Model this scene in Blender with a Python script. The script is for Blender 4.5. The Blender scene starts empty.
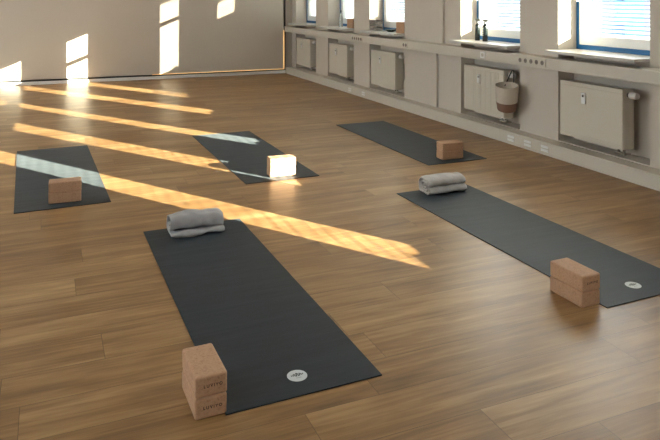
import bpy, bmesh, math, random
from mathutils import Vector, Matrix, noise
random.seed(7)
S = bpy.context.scene
COL = S.collection

# ------------------------------------------------------------------ camera
cam_d = bpy.data.cameras.new('camera'); cam = bpy.data.objects.new('camera', cam_d); COL.objects.link(cam)
cam.location = (0, 0, 1.3448)
cam.rotation_euler = (math.pi/2, 0, -0.40071)
cam_d.sensor_width = 36; cam_d.lens = 668.93/660*36
cam_d.shift_y = -(220+2.56)/660
cam_d.clip_start = 0.05; cam_d.clip_end = 500
S.camera = cam
S.view_settings.view_transform = 'Standard'; S.view_settings.look = 'None'
S.view_settings.gamma = 1; S.view_settings.use_curve_mapping = False
S.view_settings.exposure = 0.82

# ------------------------------------------------------------------ sky and sun
SKY = 7.2
W = bpy.data.worlds.new('sky'); S.world = W; W.use_nodes = True
bg = W.node_tree.nodes['Background']
bg.inputs[0].default_value = (0.92, 0.95, 1.0, 1); bg.inputs[1].default_value = SKY
sun_d = bpy.data.lights.new('sun', 'SUN'); sun = bpy.data.objects.new('sun', sun_d); COL.objects.link(sun)
sun_d.energy = 48; sun_d.color = (1.0, 0.91, 0.72); sun_d.angle = math.radians(0.16)
K = 1.525; TE = 0.229                                   # horizontal slope and tan(elevation) of the sun
v = Vector((-1, K, -TE*math.sqrt(1+K*K))).normalized()
sun.rotation_euler = v.to_track_quat('-Z', 'Y').to_euler()
sun.location = (12, -14, 6)

# ------------------------------------------------------------------ materials
def nmat(name):
    m = bpy.data.materials.new(name); m.use_nodes = True
    nt = m.node_tree; b = nt.nodes['Principled BSDF']
    return m, nt, b
def simple(name, col, rough=.6, metal=0, bump=0, bscale=200, var=0, vscale=3, spec=.5):
    m, nt, b = nmat(name)
    b.inputs['Base Color'].default_value = (*col, 1); b.inputs['Roughness'].default_value = rough
    b.inputs['Metallic'].default_value = metal; b.inputs['Specular IOR Level'].default_value = spec
    tc = nt.nodes.new('ShaderNodeTexCoord')
    if var:
        n = nt.nodes.new('ShaderNodeTexNoise'); n.inputs['Scale'].default_value = vscale; n.inputs['Detail'].default_value = 5
        nt.links.new(tc.outputs['Object'], n.inputs['Vector'])
        r = nt.nodes.new('ShaderNodeValToRGB'); nt.links.new(n.outputs['Fac'], r.inputs['Fac'])
        r.color_ramp.elements[0].position = .3; r.color_ramp.elements[1].position = .7
        r.color_ramp.elements[0].color = (*[c*(1-var) for c in col], 1); r.color_ramp.elements[1].color = (*[min(1, c*(1+var)) for c in col], 1)
        nt.links.new(r.outputs['Color'], b.inputs['Base Color'])
    if bump:
        n = nt.nodes.new('ShaderNodeTexNoise'); n.inputs['Scale'].default_value = bscale; n.inputs['Detail'].default_value = 3
        nt.links.new(tc.outputs['Object'], n.inputs['Vector'])
        bp = nt.nodes.new('ShaderNodeBump'); bp.inputs['Strength'].default_value = bump; bp.inputs['Distance'].default_value = .002
        nt.links.new(n.outputs['Fac'], bp.inputs['Height']); nt.links.new(bp.outputs['Normal'], b.inputs['Normal'])
    return m

def floor_mat():
    m, nt, b = nmat('oak_planks'); L = nt.links.new
    def N(t): return nt.nodes.new(t)
    def M(op, a, c=None):
        n = N('ShaderNodeMath'); n.operation = op
        for i, q in enumerate((a, c)):
            if q is None: continue
            if isinstance(q, (int, float)): n.inputs[i].default_value = q
            else: L(q, n.inputs[i])
        return n.outputs[0]
    tc = N('ShaderNodeTexCoord'); sp = N('ShaderNodeSeparateXYZ'); L(tc.outputs['Object'], sp.inputs[0])
    X, Y = sp.outputs[0], sp.outputs[1]
    ry = M('DIVIDE', M('ADD', Y, -.02+20), .2); row = M('FLOOR', ry); fy = M('FRACT', ry)
    wn = N('ShaderNodeTexWhiteNoise'); wn.noise_dimensions = '1D'; L(row, wn.inputs['W'])
    rx = M('DIVIDE', M('ADD', M('ADD', X, M('MULTIPLY', wn.outputs['Value'], 1.25)), 20), 1.25)
    colm = M('FLOOR', rx); fx = M('FRACT', rx)
    cb = N('ShaderNodeCombineXYZ'); L(row, cb.inputs[0]); L(colm, cb.inputs[1])
    wp = N('ShaderNodeTexWhiteNoise'); wp.noise_dimensions = '3D'; L(cb.outputs[0], wp.inputs['Vector'])
    # distance to seams in metres
    dy = M('MULTIPLY', M('MINIMUM', fy, M('SUBTRACT', 1, fy)), .2)
    dx = M('MULTIPLY', M('MINIMUM', fx, M('SUBTRACT', 1, fx)), 1.25)
    seam = M('LESS_THAN', M('MINIMUM', dy, dx), .0012)
    # grain, shifted per plank
    sh = N('ShaderNodeCombineXYZ'); L(M('ADD', X, M('MULTIPLY', wp.outputs['Value'], 37)), sh.inputs[0]); L(M('ADD', Y, M('MULTIPLY', wp.outputs['Value'], 5)), sh.inputs[1])
    def noi(sx, sy, det, dist=0):
        mp = N('ShaderNodeMapping'); mp.inputs['Scale'].default_value = (sx, sy, 1); L(sh.outputs[0], mp.inputs[0])
        n = N('ShaderNodeTexNoise'); n.inputs['Scale'].default_value = 1; n.inputs['Detail'].default_value = det; n.inputs['Distortion'].default_value = dist
        L(mp.outputs[0], n.inputs['Vector']); return n.outputs['Fac']
    g1 = noi(1.1, 11, 5, .8); g2 = noi(3.5, 60, 4, .3); g3 = noi(5, 14, 3, .5)
    f = M('ADD', M('ADD', M('MULTIPLY', g1, .52), M('MULTIPLY', g2, .30)), M('ADD', M('MULTIPLY', g3, .18), M('MULTIPLY', M('SUBTRACT', wp.outputs['Value'], .5), .10)))
    r = N('ShaderNodeValToRGB'); L(f, r.inputs['Fac']); e = r.color_ramp.elements
    e[0].position = .25; e[0].color = (.095, .048, .017, 1)
    e[1].position = .74; e[1].color = (.51, .330, .155, 1)
    k = e.new(.48); k.color = (.268, .145, .056, 1)
    mx = N('ShaderNodeMix'); mx.data_type = 'RGBA'; L(M('MULTIPLY', seam, .65), mx.inputs['Factor']); L(r.outputs['Color'], mx.inputs['A']); mx.inputs['B'].default_value = (.06, .035, .015, 1)
    L(mx.outputs['Result'], b.inputs['Base Color'])
    b.inputs['Specular IOR Level'].default_value = .42; rr = M('ADD', M('MULTIPLY', g2, .14), .31); L(rr, b.inputs['Roughness'])
    bp = N('ShaderNodeBump'); bp.inputs['Strength'].default_value = .25; bp.inputs['Distance'].default_value = .0015
    L(M('SUBTRACT', g2, M('MULTIPLY', seam, 1.5)), bp.inputs['Height']); L(bp.outputs['Normal'], b.inputs['Normal'])
    return m

def cork_mat():
    m, nt, b = nmat('cork'); L = nt.links.new
    tc = nt.nodes.new('ShaderNodeTexCoord')
    v_ = nt.nodes.new('ShaderNodeTexVoronoi'); v_.inputs['Scale'].default_value = 170; L(tc.outputs['Object'], v_.inputs['Vector'])
    sx = nt.nodes.new('ShaderNodeSeparateColor'); L(v_.outputs['Color'], sx.inputs[0])
    r = nt.nodes.new('ShaderNodeValToRGB'); L(sx.outputs[0], r.inputs['Fac']); e = r.color_ramp.elements
    e[0].position = 0; e[0].color = (.30, .155, .085, 1); e[1].position = 1; e[1].color = (.54, .34, .21, 1)
    k = e.new(.12); k.color = (.44, .255, .15, 1)
    n = nt.nodes.new('ShaderNodeTexNoise'); n.inputs['Scale'].default_value = 30; L(tc.outputs['Object'], n.inputs['Vector'])
    mx = nt.nodes.new('ShaderNodeMix'); mx.data_type = 'RGBA'; mx.inputs['Factor'].default_value = .45
    L(r.outputs['Color'], mx.inputs['A']); mx.inputs['B'].default_value = (.49, .285, .165, 1)
    L(mx.outputs['Result'], b.inputs['Base Color']); b.inputs['Roughness'].default_value = .75
    bp = nt.nodes.new('ShaderNodeBump'); bp.inputs['Strength'].default_value = .3; bp.inputs['Distance'].default_value = .001
    L(v_.outputs['Distance'], bp.inputs['Height']); L(bp.outputs['Normal'], b.inputs['Normal'])
    return m

def towel_mat(name, col):
    m, nt, b = nmat(name); L = nt.links.new
    tc = nt.nodes.new('ShaderNodeTexCoord')
    n = nt.nodes.new('ShaderNodeTexNoise'); n.inputs['Scale'].default_value = 300; n.inputs['Detail'].default_value = 2; L(tc.outputs['Object'], n.inputs['Vector'])
    n2 = nt.nodes.new('ShaderNodeTexNoise'); n2.inputs['Scale'].default_value = 12; L(tc.outputs['Object'], n2.inputs['Vector'])
    r = nt.nodes.new('ShaderNodeValToRGB'); L(n2.outputs['Fac'], r.inputs['Fac'])
    r.color_ramp.elements[0].position = .3; r.color_ramp.elements[0].color = (*[c*.88 for c in col], 1)
    r.color_ramp.elements[1].position = .7; r.color_ramp.elements[1].color = (*[c*1.08 for c in col], 1)
    L(r.outputs['Color'], b.inputs['Base Color']); b.inputs['Roughness'].default_value = .95
    b.inputs['Sheen Weight'].default_value = .3
    bp = nt.nodes.new('ShaderNodeBump'); bp.inputs['Strength'].default_value = .6; bp.inputs['Distance'].default_value = .003
    L(n.outputs['Fac'], bp.inputs['Height']); L(bp.outputs['Normal'], b.inputs['Normal'])
    return m

def mat_mat():
    m, nt, b = nmat('mat_rubber'); L = nt.links.new
    tc = nt.nodes.new('ShaderNodeTexCoord')
    mp = nt.nodes.new('ShaderNodeMapping'); mp.inputs['Scale'].default_value = (1.2, 9, 1); L(tc.outputs['Object'], mp.inputs[0])
    n = nt.nodes.new('ShaderNodeTexNoise'); n.inputs['Scale'].default_value = 2; n.inputs['Detail'].default_value = 4; L(mp.outputs[0], n.inputs['Vector'])
    r = nt.nodes.new('ShaderNodeValToRGB'); L(n.outputs['Fac'], r.inputs['Fac'])
    r.color_ramp.elements[0].position = .35; r.color_ramp.elements[0].color = (.007, .0125, .019, 1)
    r.color_ramp.elements[1].position = .7; r.color_ramp.elements[1].color = (.0115, .019, .027, 1)
    L(r.outputs['Color'], b.inputs['Base Color']); b.inputs['Roughness'].default_value = .58; b.inputs['Specular IOR Level'].default_value = .38
    b.inputs['Sheen Weight'].default_value = .09; b.inputs['Sheen Roughness'].default_value = .35; b.inputs['Sheen Tint'].default_value = (.8, .92, 1, 1)
    n2 = nt.nodes.new('ShaderNodeTexNoise'); n2.inputs['Scale'].default_value = 500; L(tc.outputs['Object'], n2.inputs['Vector'])
    bp = nt.nodes.new('ShaderNodeBump'); bp.inputs['Strength'].default_value = .15; bp.inputs['Distance'].default_value = .001
    L(n2.outputs['Fac'], bp.inputs['Height'])
    bp2 = nt.nodes.new('ShaderNodeBump'); bp2.inputs['Strength'].default_value = .2; bp2.inputs['Distance'].default_value = .01
    L(n.outputs['Fac'], bp2.inputs['Height']); L(bp.outputs['Normal'], bp2.inputs['Normal']); L(bp2.outputs['Normal'], b.inputs['Normal'])
    return m

def glass_mat():
    m = bpy.data.materials.new('window_glass'); m.use_nodes = True; nt = m.node_tree; nt.nodes.clear(); L = nt.links.new
    o = nt.nodes.new('ShaderNodeOutputMaterial'); t = nt.nodes.new('ShaderNodeBsdfTransparent'); t.inputs[0].default_value = (.93, .96, .95, 1)
    g = nt.nodes.new('ShaderNodeBsdfGlossy'); g.inputs['Roughness'].default_value = .02
    lw = nt.nodes.new('ShaderNodeLayerWeight'); lw.inputs['Blend'].default_value = .5
    pw = nt.nodes.new('ShaderNodeMath'); pw.operation = 'POWER'; L(lw.outputs['Facing'], pw.inputs[0]); pw.inputs[1].default_value = 4
    f = nt.nodes.new('ShaderNodeMath'); f.operation = 'MULTIPLY_ADD'; L(pw.outputs[0], f.inputs[0]); f.inputs[1].default_value = .8; f.inputs[2].default_value = .03
    x = nt.nodes.new('ShaderNodeMixShader'); L(f.outputs[0], x.inputs[0]); L(t.outputs[0], x.inputs[1]); L(g.outputs[0], x.inputs[2]); L(x.outputs[0], o.inputs[0])
    return m
def emis(name, col, s):
    m, nt, b = nmat(name); b.inputs['Base Color'].default_value = (*col, 1)
    b.inputs['Emission Color'].default_value = (*col, 1); b.inputs['Emission Strength'].default_value = s; return m

M_floor = floor_mat(); M_cork = cork_mat(); M_mat = mat_mat(); M_glass = glass_mat()
M_wall = simple('wall_paint', (.63, .565, .49), .85, bump=.12, bscale=220, var=.02, vscale=2)
M_panelwall = simple('taupe_panel', (.56, .495, .42), .8, bump=.05, bscale=300, var=.015, vscale=1.5)
M_duct = simple('duct_lacquer', (.62, .57, .49), .5, bump=.03, bscale=60)
M_ceiling = simple('ceiling_paint', (.80, .78, .75), .9)
M_rad = simple('radiator_lacquer', (.66, .605, .51), .4)
M_white = simple('white_plastic', (.82, .82, .80), .35)
M_base = simple('white_baseboard', (.78, .76, .73), .5)
M_sill = simple('sill_board', (.60, .58, .55), .3, var=.06, vscale=20)
M_sash = simple('sash_lacquer', (.80, .82, .82), .35)
M_blue = simple('blue_frame_paint', (.006, .11, .30), .4)
M_slat = simple('aluminium_slat', (.60, .62, .64), .4, metal=.0)
M_cord = simple('blind_cord', (.35, .35, .40), .7)
M_black = simple('black_edging', (.015, .015, .018), .45)
M_chrome = simple('chrome', (.6, .6, .58), .2, metal=1)
M_dark = simple('dark_hole', (.03, .027, .025), .7)
M_sock = simple('socket_insert', (.22, .19, .16), .6)
M_logo = simple('logo_white', (.68, .72, .72), .6)
M_faint = simple('faint_print', (.11, .12, .12), .6)
M_ink = simple('burnt_ink', (.035, .015, .010), .8)
M_logoink = simple('logo_ink', (.02, .025, .03), .6)
M_towel = towel_mat('grey_terry', (.38, .37, .365))
M_towel_warm = towel_mat('warm_grey_terry', (.50, .475, .45))
M_towel_taupe = towel_mat('taupe_terry', (.36, .30, .26))
M_bottle = simple('black_bottle_plastic', (.008, .012, .012), .2)
M_spray = simple('grey_sprayer_plastic', (.16, .18, .18), .4)
M_rope = simple('cream_rope', (.62, .55, .46), .9, bump=.5, bscale=150)
M_ropebrown = simple('brown_rope', (.22, .125, .09), .9, bump=.5, bscale=150)
M_strap = simple('black_strap', (.012, .012, .012), .6)
M_dish = simple('dark_green_glaze', (.02, .045, .035), .25)
M_clear = simple('clear_bottle_glass', (.80, .85, .84), .05)
M_clear.node_tree.nodes['Principled BSDF'].inputs['Transmission Weight'].default_value = .9
M_ground = simple('asphalt', (.055, .06, .065), .9, var=.1, vscale=.3)
M_facade = simple('grey_render', (.10, .12, .15), .9, var=.04, vscale=.5)
M_facblue = simple('blue_cladding', (.05, .16, .34), .6)
M_pane = simple('facade_glass', (.05, .09, .13), .15)
M_led = emis('warm_light_strip', (1.0, .60, .24), .42)

# ------------------------------------------------------------------ helpers
def link(o, parent=None):
    COL.objects.link(o)
    if parent: o.parent = parent
    return o
def obj(name, bm, mat, parent=None, smooth=False):
    me = bpy.data.meshes.new(name); bmesh.ops.recalc_face_normals(bm, faces=bm.faces[:]); bm.to_mesh(me); bm.free()
    for mm in (mat if isinstance(mat, (list, tuple)) else [mat]): me.materials.append(mm)
    if smooth:
        for p in me.polygons: p.use_smooth = True
    return link(bpy.data.objects.new(name, me), parent)
def tag(o, label, cat, group=None):
    o['label'] = label; o['category'] = cat
    if group: o['group'] = group
    return o
def thing(name, label, cat, loc=(0, 0, 0), rz=0, group=None):
    o = bpy.data.objects.new(name, None); o.location = loc; o.rotation_euler = (0, 0, rz); o.empty_display_size = .1
    COL.objects.link(o); return tag(o, label, cat, group)
def struct(name, bm, mat, parent=None, **k):
    o = obj(name, bm, mat, parent, **k)
    if not parent: o['kind'] = 'structure'
    return o
def bx(bm, x0, x1, y0, y1, z0, z1, bev=0, seg=2):
    r = bmesh.ops.create_cube(bm, size=1)
    vs = r['verts']
    for v_ in vs:
        v_.co = Vector((x0+(v_.co.x+.5)*(x1-x0), y0+(v_.co.y+.5)*(y1-y0), z0+(v_.co.z+.5)*(z1-z0)))
    if bev:
        es = list({e for v_ in vs for e in v_.link_edges})
        bmesh.ops.bevel(bm, geom=es, offset=bev, segments=seg, affect='EDGES', profile=.5)
    return bm
def box(*a, **k): return bx(bmesh.new(), *a, **k)
def cyl(bm, p0, p1, r0, r1=None, n=20, caps=True):
    r1 = r0 if r1 is None else r1
    p0, p1 = Vector(p0), Vector(p1); d = p1-p0
    mt = Matrix.Translation((p0+p1)/2) @ d.to_track_quat('Z', 'Y').to_matrix().to_4x4()
    bmesh.ops.create_cone(bm, cap_ends=caps, segments=n, radius1=r0, radius2=r1, depth=d.length, matrix=mt); return bm
def lathe(bm, prof, cx=0, cy=0, n=28):
    rings = []
    for r, z in prof:
        rings.append([bm.verts.new((cx+r*math.cos(2*math.pi*i/n), cy+r*math.sin(2*math.pi*i/n), z)) for i in range(n)])
    for a, b in zip(rings, rings[1:]):
        for i in range(n): bm.faces.new((a[i], a[(i+1) % n], b[(i+1) % n], b[i]))
    bm.faces.new(rings[0][::-1]); bm.faces.new(rings[-1]); return bm
def tube(bm, pts, r, n=8):
    for a, b in zip(pts, pts[1:]): cyl(bm, a, b, r, n=n)
    return bm
def copy_tree(o, parent=None):
    c = o.copy(); COL.objects.link(c); c.parent = parent
    for ch in [q for q in bpy.data.objects if q.parent == o]: copy_tree(ch, c)
    return c

# ------------------------------------------------------------------ room
XP, XO = 4.05, 4.33          # pier face, outer face of window wall
XL, Y0, YB, ZC = -3.3, -3.2, 11.3, 2.95
WIN = [(10.146, 11.10), (8.68, 9.64), (7.213, 8.181), (5.034, 5.995), (3.58, 4.53), (1.87, 2.72), (.35, 1.27), (-1.15, -.22)]
ZS0, ZS1, ZT = .872, .898, 2.42
struct('floor', box(XL-.2, XO, Y0-.2, YB+.2, -.1, 0), M_floor)
struct('ceiling', box(XL-.2, XO, Y0-.2, YB+.2, ZC, ZC+.15), M_ceiling)
struct('wall_back', box(XL-.2, XO, YB, YB+.2, 0, ZC), M_wall)
FILL_WIN = [(.2, 1.6), (4.6, 6.0), (8.2, 9.6)]  # unseen left-wall openings, added to let in fill light for the right wall
bm = bmesh.new(); ed = [Y0] + [q for w in FILL_WIN for q in w] + [YB]
for a, b in zip(ed[0::2], ed[1::2]): bx(bm, XL-.2, XL, a, b, 0, ZC)
for a, b in FILL_WIN: bx(bm, XL-.2, XL, a, b, 0, .85); bx(bm, XL-.2, XL, a, b, 2.65, ZC)
struct('wall_left', bm, M_wall)
struct('wall_front', box(XL-.2, XO, Y0-.2, Y0, 0, ZC), M_wall)
def added_fill_window(n, c, rz, h):
    w = bpy.data.objects.new('window_%d' % n, None); w.location = c; w.rotation_euler = (0, 0, rz); w['kind'] = 'structure'; COL.objects.link(w)  # added window out of view, there only to let in sky fill
    m = bmesh.new(); T = 1.799; t = .06
    bx(m, -.03, .03, -h, -h+t, .001, T); bx(m, -.03, .03, h-t, h, .001, T); bx(m, -.03, .03, -.03, .03, t, T-t)
    bx(m, -.03, .03, -h+t, h-t, .001, t); bx(m, -.03, .03, -h+t, h-t, T-t, T); obj('window_frame', m, M_sash, w)
    for q in (-1, 1):
        obj('glass_pane', box(-.002, .002, min(q*.031, q*(h-t)), max(q*.031, q*(h-t)), t, T-t), M_glass, w)
for i_, (a, b) in enumerate(FILL_WIN): added_fill_window(9+i_, (XL-.1, (a+b)/2, .85), 0, (b-a)/2)
bm = bmesh.new(); ys = sorted(WIN); edges = [Y0] + [q for w in ys for q in w] + [YB]
for a, b in zip(edges[0::2], edges[1::2]): bx(bm, XP, XO, a, b, 0, ZC)
for a, b in ys:
    bx(bm, XP, XO, a, b, ZT, ZC); bx(bm, 4.22, XO, a, b, 0, ZS0); bx(bm, XP, 4.22, a, b, 0, .118)
struct('wall_right', bm, M_wall)
# panel on the far wall with black edge, baseboard under it
struct('wall_panel', box(XL+.02, 3.868, YB-.035, YB-.002, .078, ZC-.02), M_panelwall)
bm = box(XL+.02, 3.908, YB-.05, YB-.002, .052, .070); bx(bm, 3.892, 3.908, YB-.05, YB-.002, .070, ZC-.02)
struct('trim_panel_edge', bm, M_black)
struct('baseboard_back', box(XL+.01, 3.905, YB-.055, YB-.001, .0, .050, bev=.002), M_base)
bm = box(1.6, 3.889, YB-.045, YB-.036, .071, .080); bx(bm, 3.869, 3.889, YB-.045, YB-.036, .085, .76)
tag(obj('light_strip', bm, M_led), 'warm glowing light strip along lower right edge of the taupe wall panel', 'light strip')
# cable ducts on the window wall
bm = box(3.91, XP-.001, Y0+.01, YB-.06, 0, .112, bev=.003)
bx(bm, 3.906, 3.912, Y0+.01, YB-.06, .094, .098); bx(bm, 3.906, 3.912, Y0+.01, YB-.06, .012, .016)
struct('baseboard_right', bm, M_duct)
bm = box(3.89, XP-.001, Y0+.01, YB-.055, .736, .833, bev=.003)
bx(bm, 3.886, 3.892, Y0+.01, YB-.055, .823, .829); bx(bm, 3.886, 3.892, Y0+.01, YB-.055, .747, .753)
struct('trim_1', bm, M_duct)
bm = box(4.022, XP-.001, 6.31, 6.43, .839, ZC-.01, bev=.003); bx(bm, 4.022, XP-.001, 6.44, 6.56, .113, .737, bev=.003)
struct('trim_2', bm, M_wall)

# ------------------------------------------------------------------ windows, sills, blinds
def slats(z0, z1, y0, y1, tiltfn):
    bm = bmesh.new(); p = .034; n = int((z1-z0)/p)
    for i in range(n+1):
        z = z0+i*p; t = math.radians(tiltfn(z)) + random.uniform(-.02, .02); w = .0185
        c, s = math.cos(t)*w, math.sin(t)*w; dz = random.uniform(-.001, .001)
        prof = [(-c, -s), (-c*.5, -s*.5+.0022), (0, .003), (c*.5, s*.5+.0022), (c, s)]   # inner edge low
        top = [[bm.verts.new((q[0], y, z+dz+q[1]+k)) for q in prof] for y in (y0, y1) for k in (0,)]
        bot = [[bm.verts.new((q[0], y, z+dz+q[1]-.0006)) for q in prof] for y in (y0, y1)]
        for A in (top, bot):
            for j in range(4): bm.faces.new((A[0][j], A[0][j+1], A[1][j+1], A[1][j]))
        for j in (0, 4): bm.faces.new((top[0][j], top[1][j], bot[1][j], bot[0][j]))
        for e in (0, 1):
            for j in range(4): bm.faces.new((top[e][j], top[e][j+1], bot[e][j+1], bot[e][j]))
    return bm
places = ['nearest the far corner', 'with the clear bottle on its sill',
          'with taupe towels on its sill', 'behind the two black spray bottles', 'at the right edge of the photo',
          'just beside the camera', 'second of those outside the photo', 'hindmost, behind the camera']
for i, (a, b) in enumerate(WIN):
    n = i+1
    w = bpy.data.objects.new('window_%d' % n, None); w.location = (4.25, (a+b)/2, ZS1); w['kind'] = 'structure'; COL.objects.link(w)
    h = (b-a)/2; T = ZT-ZS1-.001
    def ring(x0, x1, y, z0, z1, t, tb=None):
        tb = tb or t; m = bmesh.new()
        bx(m, x0, x1, -y, -y+t, z0, z1); bx(m, x0, x1, y-t, y, z0, z1)
        bx(m, x0, x1, -y+t, y-t, z0, z0+tb); bx(m, x0, x1, -y+t, y-t, z1-t, z1); return m
    obj('window_frame', ring(0, .075, h-.001, .0, T, .030, .040), M_blue, w)
    m = ring(.004, .06, h-.032, .041, T-.03, .075, .08)
    tz = 1.10 if i == 7 else 1.03
    bx(m, .004, .06, -h+.107, h-.107, tz, tz+.05)
    obj('sash', m, M_sash, w)
    obj('glass_pane', box(.03, .034, -h+.10, h-.10, .115, T-.10), M_glass, w)
    m = box(-.012, .003, h-.085, h-.055, .52-.06, .52+.06, bev=.003); cyl(m, (-.012, h-.07, .52), (-.05, h-.07, .52), .009, n=12); bx(m, -.06, -.045, h-.08, h-.06, .41, .53, bev=.004)
    obj('window_handle', m, M_chrome, w)
    # sill board
    s = struct('window_sill', box(3.99, 4.249, a-.055, b+.055, ZS0, ZS1, bev=.003), M_sill)
    if i == 0: pass
    # notch: board is cut back to the opening behind the pier face
    bm = bmesh.new(); bx(bm, 3.900, XP-.001, a+.002, min(b-.002, YB-.06), ZS0, ZS1, bev=.002); bx(bm, XP-.002, 4.249, a+.002, b-.002, ZS0+.0005, ZS1)
    bm.to_mesh(s.data); bm.free(); s['kind'] = 'structure'
    # blind
    if i == 0: tf = lambda z: -8 if z > .95 else -48
    elif i == 1: tf = lambda z: -22 if z > .77 else -48
    elif i == 2: tf = lambda z: -21 if z > .23 else -50
    elif i < 5: tf = lambda z: 24
    elif i == 6: tf = lambda z: 18 if z > .20 else -60
    else: tf = lambda z: 20 if z > .16 else -60
    bl = thing('venetian_blind', 'venetian blind in the window ' + places[i], 'blind', (4.351, (a+b)/2, ZS1), 0, 'white venetian blinds in the windows') if i < 5 else \
         thing('venetian_blind', 'venetian blind in the window ' + places[i], 'blind', (4.351, (a+b)/2, ZS1), 0, 'white venetian blinds beside the camera')
    yb = h+.03
    obj('slats', slats(.06, T-.03, -yb, yb, tf), M_slat, bl)
    obj('bottom_rail', box(-.014, .014, -yb, yb, .022, .036, bev=.002), M_slat, bl)
    obj('head_rail', box(-.016, .016, -yb, yb, T+.005, T+.045, bev=.002), M_slat, bl)
    for yy in (-yb*.62, yb*.62):
        for xx in (-.0205, .0205): obj('cord', tube(bmesh.new(), [(xx, yy, .036), (xx, yy, T+.01)], .0012, 6), M_cord, bl)

# ------------------------------------------------------------------ radiators
RAD = [(10.288, 10.935, 'farthest radiator, in the recess by the far corner'), (8.811, 9.482, 'second radiator from the far corner'),
       (7.364, 8.035, 'middle radiator, under the sill with taupe towels'), (5.213, 5.867, 'ribbed radiator beside the hanging rope basket'),
       (3.786, 4.453, 'smooth flat-fronted radiator nearest the camera')]
def make_radiator(y0, y1, label, ribbed):
    L_ = y1-y0; t = thing('radiator', 'cream white ' + label, 'radiator', (4.06, (y0+y1)/2, .19), 0, 'radiators under the windows')
    h = L_/2; H = .46
    m = box(-.06, -.045, -h, h, 0, H, bev=.006)
    if ribbed:
        k = int(L_/.04)
        for j in range(1, k):
            y = -h+j*L_/k; bx(m, -.063, -.055, y-.006, y+.006, .03, H-.035, bev=.002, seg=1)
    else:
        bx(m, -.062, -.055, -h+.02, h-.02, .028, .034, bev=.002, seg=1); bx(m, -.062, -.055, -h+.02, h-.02, H-.04, H-.034, bev=.002, seg=1)
    obj('front_panel', m, M_rad, t)
    m = box(.045, .058, -h, h, 0, H, bev=.004)
    obj('rear_panel', m, M_rad, t)
    for q in (-h, h-.006): obj('side_cover', box(-.0445, .0445, q, q+.006, .0, H, bev=.002), M_rad, t)
    m = bmesh.new()
    for j in range(int(L_/.02)-1): bx(m, -.044, .044, -h+.015+j*.02, -h+.02+j*.02, H-.012, H-.003)
    bx(m, -.044, .044, -h+.0065, h-.0065, H-.014, H-.0125)
    obj('top_grille', m, M_rad, t)
    m = box(-.074, -.0635, .035, .080, .295, .385, bev=.004)
    a = obj('heat_meter', m, M_white, t); obj('display', box(-.0755, -.0745, .047, .067, .35, .368), M_dark, a)
    m = bmesh.new(); cyl(m, (0, -h-.001, .415), (0, -h-.022, .415), .019); obj('valve_collar', m, M_black, t)
    m = bmesh.new(); cyl(m, (0, -h-.0225, .415), (0, -h-.085, .415), .027, .023, n=24); v_ = obj('thermostat_knob', m, M_white, t); v_['label'] = 'white thermostat knob'
    m = bmesh.new(); cyl(m, (0, -h+.09, -.002), (0, -h+.09, -.04), .011); cyl(m, (0, -h+.04, -.002), (0, -h+.04, -.04), .011)
    cyl(m, (-.01, -h+.11, -.038), (-.01, -h+.02, -.038), .014); cyl(m, (0, -h+.09, -.04), (.06, -h+.09, -.045), .009); cyl(m, (0, -h+.04, -.04), (.06, -h+.04, -.045), .009)
    obj('connection_valve', m, M_chrome, t)
    for yy in (-h*.6, h*.6): obj('bracket', box(.0585, .159, yy-.015, yy+.015, .1, .3), M_rad, t)
    return t
for i, (a, b, l) in enumerate(RAD): make_radiator(a, b, l, i in (2, 3))

# ------------------------------------------------------------------ sockets
def sockets(y0, y1, n, z, x, label, size=.062, dark=True):
    t = thing('socket_strip', label, 'power sockets', (x, (y0+y1)/2, z), 0)
    L_ = (y1-y0)/2
    obj('cover_plate', box(-.008, 0, -L_, L_, -size/2, size/2, bev=.002), M_duct if dark else M_white, t)
    for j in range(n):
        y = -L_+(j+.5)*2*L_/n; r = min(.020, L_/n*.72)
        m = bmesh.new(); cyl(m, (-.0105, y, 0), (-.0082, y, 0), r, n=20)
        s = obj('socket', m, M_sock if dark else M_duct, t)
        m = bmesh.new()
        for k in (-1, 1): cyl(m, (-.012, y+k*.007, 0), (-.0106, y+k*.007, 0), .0028, n=8)
        obj('contact_hole', m, M_black, s)
    return t
sockets(4.50, 4.86, 5, .788, 3.89, 'row of five power sockets on the upper duct between the two nearest windows')
sockets(6.855, 6.965, 2, .785, 3.89, 'pair of power sockets on the upper duct right of the middle window')
sockets(8.07, 8.40, 5, .785, 3.89, 'row of five power sockets on the upper duct left of the middle window')
sockets(5.35, 5.42, 1, .788, 3.89, 'single bright white socket on the upper duct above the ribbed radiator', dark=False)
for y, lab in [(4.53, 'low double socket cover nearest the camera on the floor duct'), (4.75, 'low double socket cover, middle of the near three'),
               (4.98, 'low double socket cover under the rope basket on the floor duct'), (8.07, 'low double socket cover on the floor duct left of the middle radiator'),
               (8.50, 'low double socket cover farthest away on the floor duct')]:
    t = thing('floor_duct_socket', 'small white ' + lab, 'socket', (3.905, y, .058), 0, 'low sockets on the floor duct')
    obj('cover', box(-.006, 0, -.045, .045, -.026, -.004, bev=.002), M_white, t); obj('cover', box(-.006, 0, -.045, .045, .004, .026, bev=.002), M_white, t)

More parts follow.
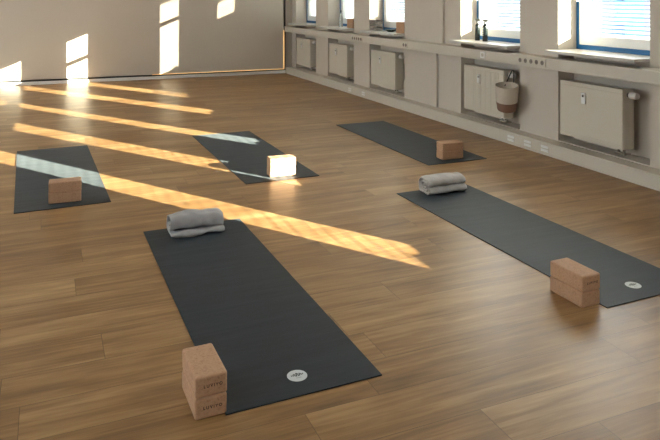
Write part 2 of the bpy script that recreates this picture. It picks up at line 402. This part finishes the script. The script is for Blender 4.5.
# ------------------------------------------------------------------ yoga mats
def make_mat(c, label, logo=None, faint=None):
    P = [Vector(q) for q in c]; ctr = sum(P, Vector((0, 0)))/4       # BL, BR, FR, FL
    L_ = ((P[0]-P[3]).length+(P[1]-P[2]).length)/2; Wd = ((P[0]-P[1]).length+(P[3]-P[2]).length)/2
    d = ((P[0]-P[3])+(P[1]-P[2])).normalized(); rz = math.atan2(d.y, d.x)-math.pi/2
    t = thing('yoga_mat', label, 'yoga mat', (ctr.x, ctr.y, 0), rz, 'charcoal yoga mats on the floor')
    m = bmesh.new(); nx, ny = 14, 44; T = .0045
    g = [[m.verts.new((-Wd/2+Wd*i/nx, -L_/2+L_*j/ny, T+.0006*noise.noise((i*.3+ctr.x*7, j*.35, 0)))) for i in range(nx+1)] for j in range(ny+1)]
    for j in range(ny):
        for i in range(nx): m.faces.new((g[j][i], g[j][i+1], g[j+1][i+1], g[j+1][i]))
    r = bmesh.ops.extrude_face_region(m, geom=m.faces[:])
    for e in r['geom']:
        if isinstance(e, bmesh.types.BMVert): e.co.z = .0005
    obj('sheet', m, M_mat, t)
    inv = Matrix.Rotation(-rz, 2)
    if logo:
        q = inv @ (Vector(logo)-ctr)
        m = bmesh.new(); cyl(m, (q.x, q.y, .0051), (q.x, q.y, .0058), .036, n=40); lo = obj('logo_disc', m, M_logo, t); lo['label'] = 'round white logo'
        m = bmesh.new()
        for k, (dx, s, sl) in enumerate([(-.020, .004, -.3), (-.014, .007, .4), (-.008, .010, -.2), (-.002, .013, .25), (.004, .013, -.25), (.010, .010, .2), (.016, .007, -.4), (.022, .004, .3)]):
            vs = [m.verts.new((q.x+dx+ox+sl*oy*.5, q.y+.004+oy, .0060)) for ox, oy in ((-.0022, -s*.8), (.0022, -s*.7), (.0026, s*.8), (-.0012, s))]
            m.faces.new(vs)
        for k in range(5): 
            x = q.x-.008+k*.004; m.faces.new([m.verts.new((x+ox, q.y-.016+oy, .0060)) for ox, oy in ((0, 0), (.0022, 0), (.0022, .003), (0, .003))])
        obj('logo_mark', m, M_logoink, lo)
    if faint:
        q = inv @ (Vector(faint)-ctr); m = bmesh.new()
        for k in range(9):
            x = q.x-.07+k*.0155; m.faces.new([m.verts.new((x+ox, q.y+oy, .0056)) for ox, oy in ((0, 0), (.010, 0), (.010, .012), (0, .012))])
        obj('printed_mark', m, M_faint, t)
    return t
make_mat([(.505, 3.933), (1.081, 3.958), (1.093, 2.117), (.536, 2.112)], 'large charcoal yoga mat in front, with white logo and a folded towel on its end', logo=(.817, 2.227))
make_mat([(2.204, 4.037), (2.775, 4.05), (2.795, 2.205), (2.235, 2.196)], 'charcoal yoga mat at right, cut by the photo edge, with rolled towel on it', logo=(2.515, 2.318))
make_mat([(1.293, 6.492), (1.88, 6.508), (1.885, 4.669), (1.327, 4.67)], 'charcoal yoga mat in the middle, carrying the sunlit cork blocks')
make_mat([(2.804, 6.478), (3.375, 6.454), (3.37, 4.617), (2.819, 4.622)], 'charcoal yoga mat nearest the radiators, in shade, far right', faint=(3.13, 6.42))
make_mat([(-.245, 6.427), (.346, 6.454), (.383, 4.606), (-.182, 4.596)], 'charcoal yoga mat at the left edge, crossed by a band of sunlight', faint=(.05, 6.38))

# ------------------------------------------------------------------ cork blocks
BL, BW, BH = .200, .105, .0685
def make_block(loc, rz, label, group, text=None):
    t = thing('yoga_block', label, 'yoga block', loc, rz, group)
    obj('cork_body', box(-BW/2, BW/2, -BL/2, BL/2, 0, BH, bev=.0075, seg=3), M_cork, t)
    if text:
        cu = bpy.data.curves.new('lettering', 'FONT'); cu.body = text; cu.size = .0135; cu.align_x = 'CENTER'; cu.align_y = 'CENTER'; cu.space_character = 1.45; cu.extrude = .0003; cu.offset = .0003
        tmp = bpy.data.objects.new('tmp', cu); COL.objects.link(tmp); bpy.context.view_layer.update()
        me = bpy.data.meshes.new_from_object(tmp.evaluated_get(bpy.context.evaluated_depsgraph_get())); bpy.data.objects.remove(tmp)
        o = bpy.data.objects.new('lettering', me); me.materials.clear(); me.materials.append(M_ink); COL.objects.link(o); o.parent = t
        o.location = (.005, -BL/2-.0004, BH*.5); o.rotation_euler = (math.pi/2, 0, 0)
    return t
def stack(x, y, z, rz, where, txt=(None, None), jit=.0008):
    make_block((x, y, z), rz, 'lower cork block of the pair ' + where, 'stacked cork blocks', txt[0])
    make_block((x+jit, y-jit, z+BH+.0006), rz+.004, 'upper cork block of the pair ' + where, 'stacked cork blocks', txt[1])
stack(.483, 2.120+BL/2, 0, .022, 'standing at the near corner of the front mat', ('LUVIYO', 'LUVIYO'))
stack(2.180, 2.236+BL/2, 0, .02, 'beside the right mat with the white logo', (None, 'LUVIYO'))
stack(.112, 4.69+BW/2, .0055, math.pi/2-.03, 'on the left mat crossed by sunlight')
stack(1.632, 4.745+BW/2, .0055, math.pi/2-.06, 'on the middle mat, lit by the sun')
stack(3.100, 4.70+BW/2, .0055, math.pi/2-.03, 'on the shaded mat nearest the radiators')
stack(4.12, 7.365, ZS1, 0, 'on the sill of the middle window')
stack(4.12, 8.865, ZS1, 0, 'on the sill second from the far corner')

# ------------------------------------------------------------------ towels
def roll_towel(name, label, loc, rz, Wd, path, th, mat, seed, nz=.004, group=None):
    """path: centre line in the (y, z) plane; cloth of thickness th swept along x"""
    pts = [Vector(p) for p in path]
    # resample smooth (Catmull-Rom)
    sm = []
    for i in range(len(pts)-1):
        p0 = pts[max(i-1, 0)]; p1 = pts[i]; p2 = pts[i+1]; p3 = pts[min(i+2, len(pts)-1)]
        for k in range(5):
            t = k/5; sm.append(.5*((2*p1)+(-p0+p2)*t+(2*p0-5*p1+4*p2-p3)*t*t+(-p0+3*p1-3*p2+p3)*t**3))
    sm.append(pts[-1]); n = len(sm); NX = 30; m = bmesh.new()
    top, bot = [], []
    for j in range(NX+1):
        u = j/NX; rt, rb = [], []
        for i, p in enumerate(sm):
            a = sm[max(i-1, 0)]; b = sm[min(i+1, n-1)]; d = (b-a).normalized(); nn = Vector((-d.y, d.x))
            e = abs(2*u-1); shrink = 1-.05*e**6
            x = (u-.5)*Wd*(1+.012*noise.noise((i*.12, seed, 3)))
            w = nz*noise.noise((x*9+seed, p.x*14, p.y*14)) + nz*.6*noise.noise((x*24+seed*2, p.x*30, p.y*30))
            base = p*shrink+Vector((0, .0)) ; base.y = max(p.y*shrink, th*.55)
            ht = th/2*(1-.25*e**8)
            q1 = base+nn*(ht+w); q2 = base-nn*(ht-w)
            rt.append(m.verts.new((x, q1.x, max(q1.y, .0008)))); rb.append(m.verts.new((x, q2.x, max(q2.y, .0008))))
        top.append(rt); bot.append(rb)
    for j in range(NX):
        for i in range(n-1):
            m.faces.new((top[j][i], top[j][i+1], top[j+1][i+1], top[j+1][i])); m.faces.new((bot[j][i], bot[j+1][i], bot[j+1][i+1], bot[j][i+1]))
        for i in (0, n-1): m.faces.new((top[j][i], top[j+1][i], bot[j+1][i], bot[j][i]))
    for j in (0, NX):
        for i in range(n-1): m.faces.new((top[j][i], top[j][i+1], bot[j][i+1], bot[j][i]))
    o = obj(name, m, mat, smooth=True); o.location = loc; o.rotation_euler = (0, 0, rz)
    md = o.modifiers.new('soft', 'SUBSURF'); md.levels = 1; md.render_levels = 1
    return tag(o, label, 'towel', group)
# towel on the front mat: big soft bundle over a thin folded flap that shows at the front
pathA = [(-.005, .050), (.025, .055), (.045, .045), (.035, .030), (0, .028), (-.045, .034), (-.068, .052), (-.062, .085), (-.03, .102), (.03, .102), (.072, .085), (.082, .050), (.070, .014), (.02, .009), (-.05, .009), (-.092, .010), (-.104, .020), (-.092, .029), (-.06, .026)]
roll_towel('folded_towel', 'light grey folded towel on the far end of the front mat', (.787, 3.850, .0052), .0, .300, pathA, .014, M_towel, 1.3, .013)
pathB = [(0, .056), (.018, .060), (.024, .048), (.005, .038), (-.025, .042), (-.036, .058), (-.02, .078), (.02, .082), (.048, .064), (.044, .036), (.015, .0225), (-.03, .024), (-.042, .034), (-.046, .056), (-.066, .070), (-.062, .092), (-.025, .103), (.03, .103), (.064, .084), (.070, .042), (.052, .012), (0, .009), (-.05, .009), (-.078, .020), (-.074, .040), (-.056, .047)]
roll_towel('rolled_towel', 'pale grey rolled towel, spiral end showing, on the far end of the right mat', (2.525, 3.965, .0052), .0, .30, pathB, .013, M_towel_warm, 4.1, .009)
pathC = [(-.05, .030), (.04, .030), (.056, .046), (.04, .064), (-.045, .064), (-.066, .045), (-.066, .024), (-.045, .010), (.05, .010)]
roll_towel('folded_towel', 'taupe folded towel, lower of two on the sill of the middle window', (4.09, 8.075, ZS1), math.pi/2, .17, pathC, .017, M_towel_taupe, 7.7, .003)
roll_towel('folded_towel', 'taupe folded towel, upper of two on the sill of the middle window', (4.09, 8.075, ZS1+.084), math.pi/2+.04, .165, pathC, .017, M_towel_taupe, 9.1, .003)

# ------------------------------------------------------------------ bottles, dish, basket
def spray_bottle(loc, label, lab):
    t = thing('spray_bottle', label, 'spray bottle', loc, 0, 'black spray bottles on the window sill')
    m = lathe(bmesh.new(), [(.024, 0), (.027, .004), (.027, .145), (.025, .158), (.014, .172), (.012, .182)]); obj('bottle_body', m, M_bottle, t, smooth=True)
    m = lathe(bmesh.new(), [(.014, .180), (.014, .198), (.010, .204)]); bx(m, -.011, .011, -.050, .026, .203, .226, bev=.004)
    cyl(m, (0, -.050, .216), (0, -.060, .216), .008, n=12)
    obj('spray_head', m, M_spray, t)
    m = bmesh.new(); bx(m, -.005, .005, -.034, -.026, .165, .204, bev=.002); obj('trigger', m, M_spray, t)
    if lab:
        m = bmesh.new()
        for k in range(5): bx(m, -.0285, -.0268, -.006, .006, .06+k*.017, .068+k*.017)
        obj('printed_label', m, M_logo, t)
spray_bottle((4.12, 5.80, ZS1), 'black spray bottle on the sill, the left one without markings', False)
spray_bottle((4.11, 5.655, ZS1), 'black spray bottle on the sill, the right one with pale printed marks', True)
t = thing('glass_bottle', 'slender clear glass bottle on the sill second from the far corner', 'bottle', (4.12, 9.30, ZS1))
obj('bottle_body', lathe(bmesh.new(), [(.028, 0), (.032, .005), (.032, .13), (.024, .16), (.012, .19), (.011, .235)]), M_clear, t, smooth=True)
obj('stopper', lathe(bmesh.new(), [(.013, .2355), (.014, .25), (.010, .262)]), M_spray, t, smooth=True)
tag(obj('dish', lathe(bmesh.new(), [(.04, .0), (.045, .004), (.075, .030), (.078, .032), (.072, .031), (.042, .010)], 4.12, 7.70), M_dish, smooth=True), 'low dark green dish between towels and cork blocks on the sill', 'dish').location.z = ZS1
bc = (3.915, 5.052)
t = thing('hanging_basket', 'cream and brown rope basket hanging from the ribbed radiator valve on a black strap', 'basket', (*bc, .305))
t.rotation_mode = 'AXIS_ANGLE'; t.rotation_axis_angle = (math.radians(11), .79, -.61, 0)
def ropewall(z0, z1, r0, r1, inner=True):
    prof = []; n = int((z1-z0)/.006)
    for i in range(n+1):
        u = i/n; prof.append((r0+(r1-r0)*u+.0018*(i % 2), z0+(z1-z0)*u))
    return prof
m = lathe(bmesh.new(), [(.02, 0), (.078, 0), (.084, .006)]+ropewall(.010, .085, .086, .096)); o = obj('lower_band', m, M_ropebrown, t, smooth=False); o['label'] = 'brown rope lower band'
pr = ropewall(.0855, .235, .096, .105)
m = lathe(bmesh.new(), pr+[(.106, .240), (.100, .242), (.096, .236), (.088, .12), (.05, .105)]); o = obj('upper_band', m, M_rope, t, smooth=False); o['label'] = 'cream rope upper band'
m = bmesh.new()
def strap(p0, p1):
    p0, p1 = Vector(p0), Vector(p1); cyl(m, p0, p1, .0055, n=8)
strap((.04, .085, .200), (.125, .088, .335)); strap((.098, .03, .200), (.135, .072, .335)); strap((.125, .088, .335), (.135, .072, .335))
obj('strap', m, M_strap, t)

# ------------------------------------------------------------------ outside
tag(obj('paved_yard', box(4.6, 160, -80, 160, -4.2, -4.0), M_ground), 'dark asphalt ground outside the windows', 'ground')['kind'] = 'structure'
t = thing('building', 'grey building with blue panels seen through the window blinds', 'building', (45, 38, -4.0), math.radians(-60))
m = bmesh.new(); bx(m, -54, 34, 0, 10, 0, 14); obj('facade', m, M_facade, t)
for k in range(13):
    for zz in (1.5, 5.0, 8.5):
        x = -52+k*6.6; obj('window', box(x, x+2.6, -.08, -.01, zz, zz+1.8), M_pane if (k*3+int(zz)) % 4 else M_facblue, t)
for x in (-33, -4, 9, 22): obj('blue_panel', box(x, x+2.2, -.08, -.01, 0.1, 12), M_facblue, t)
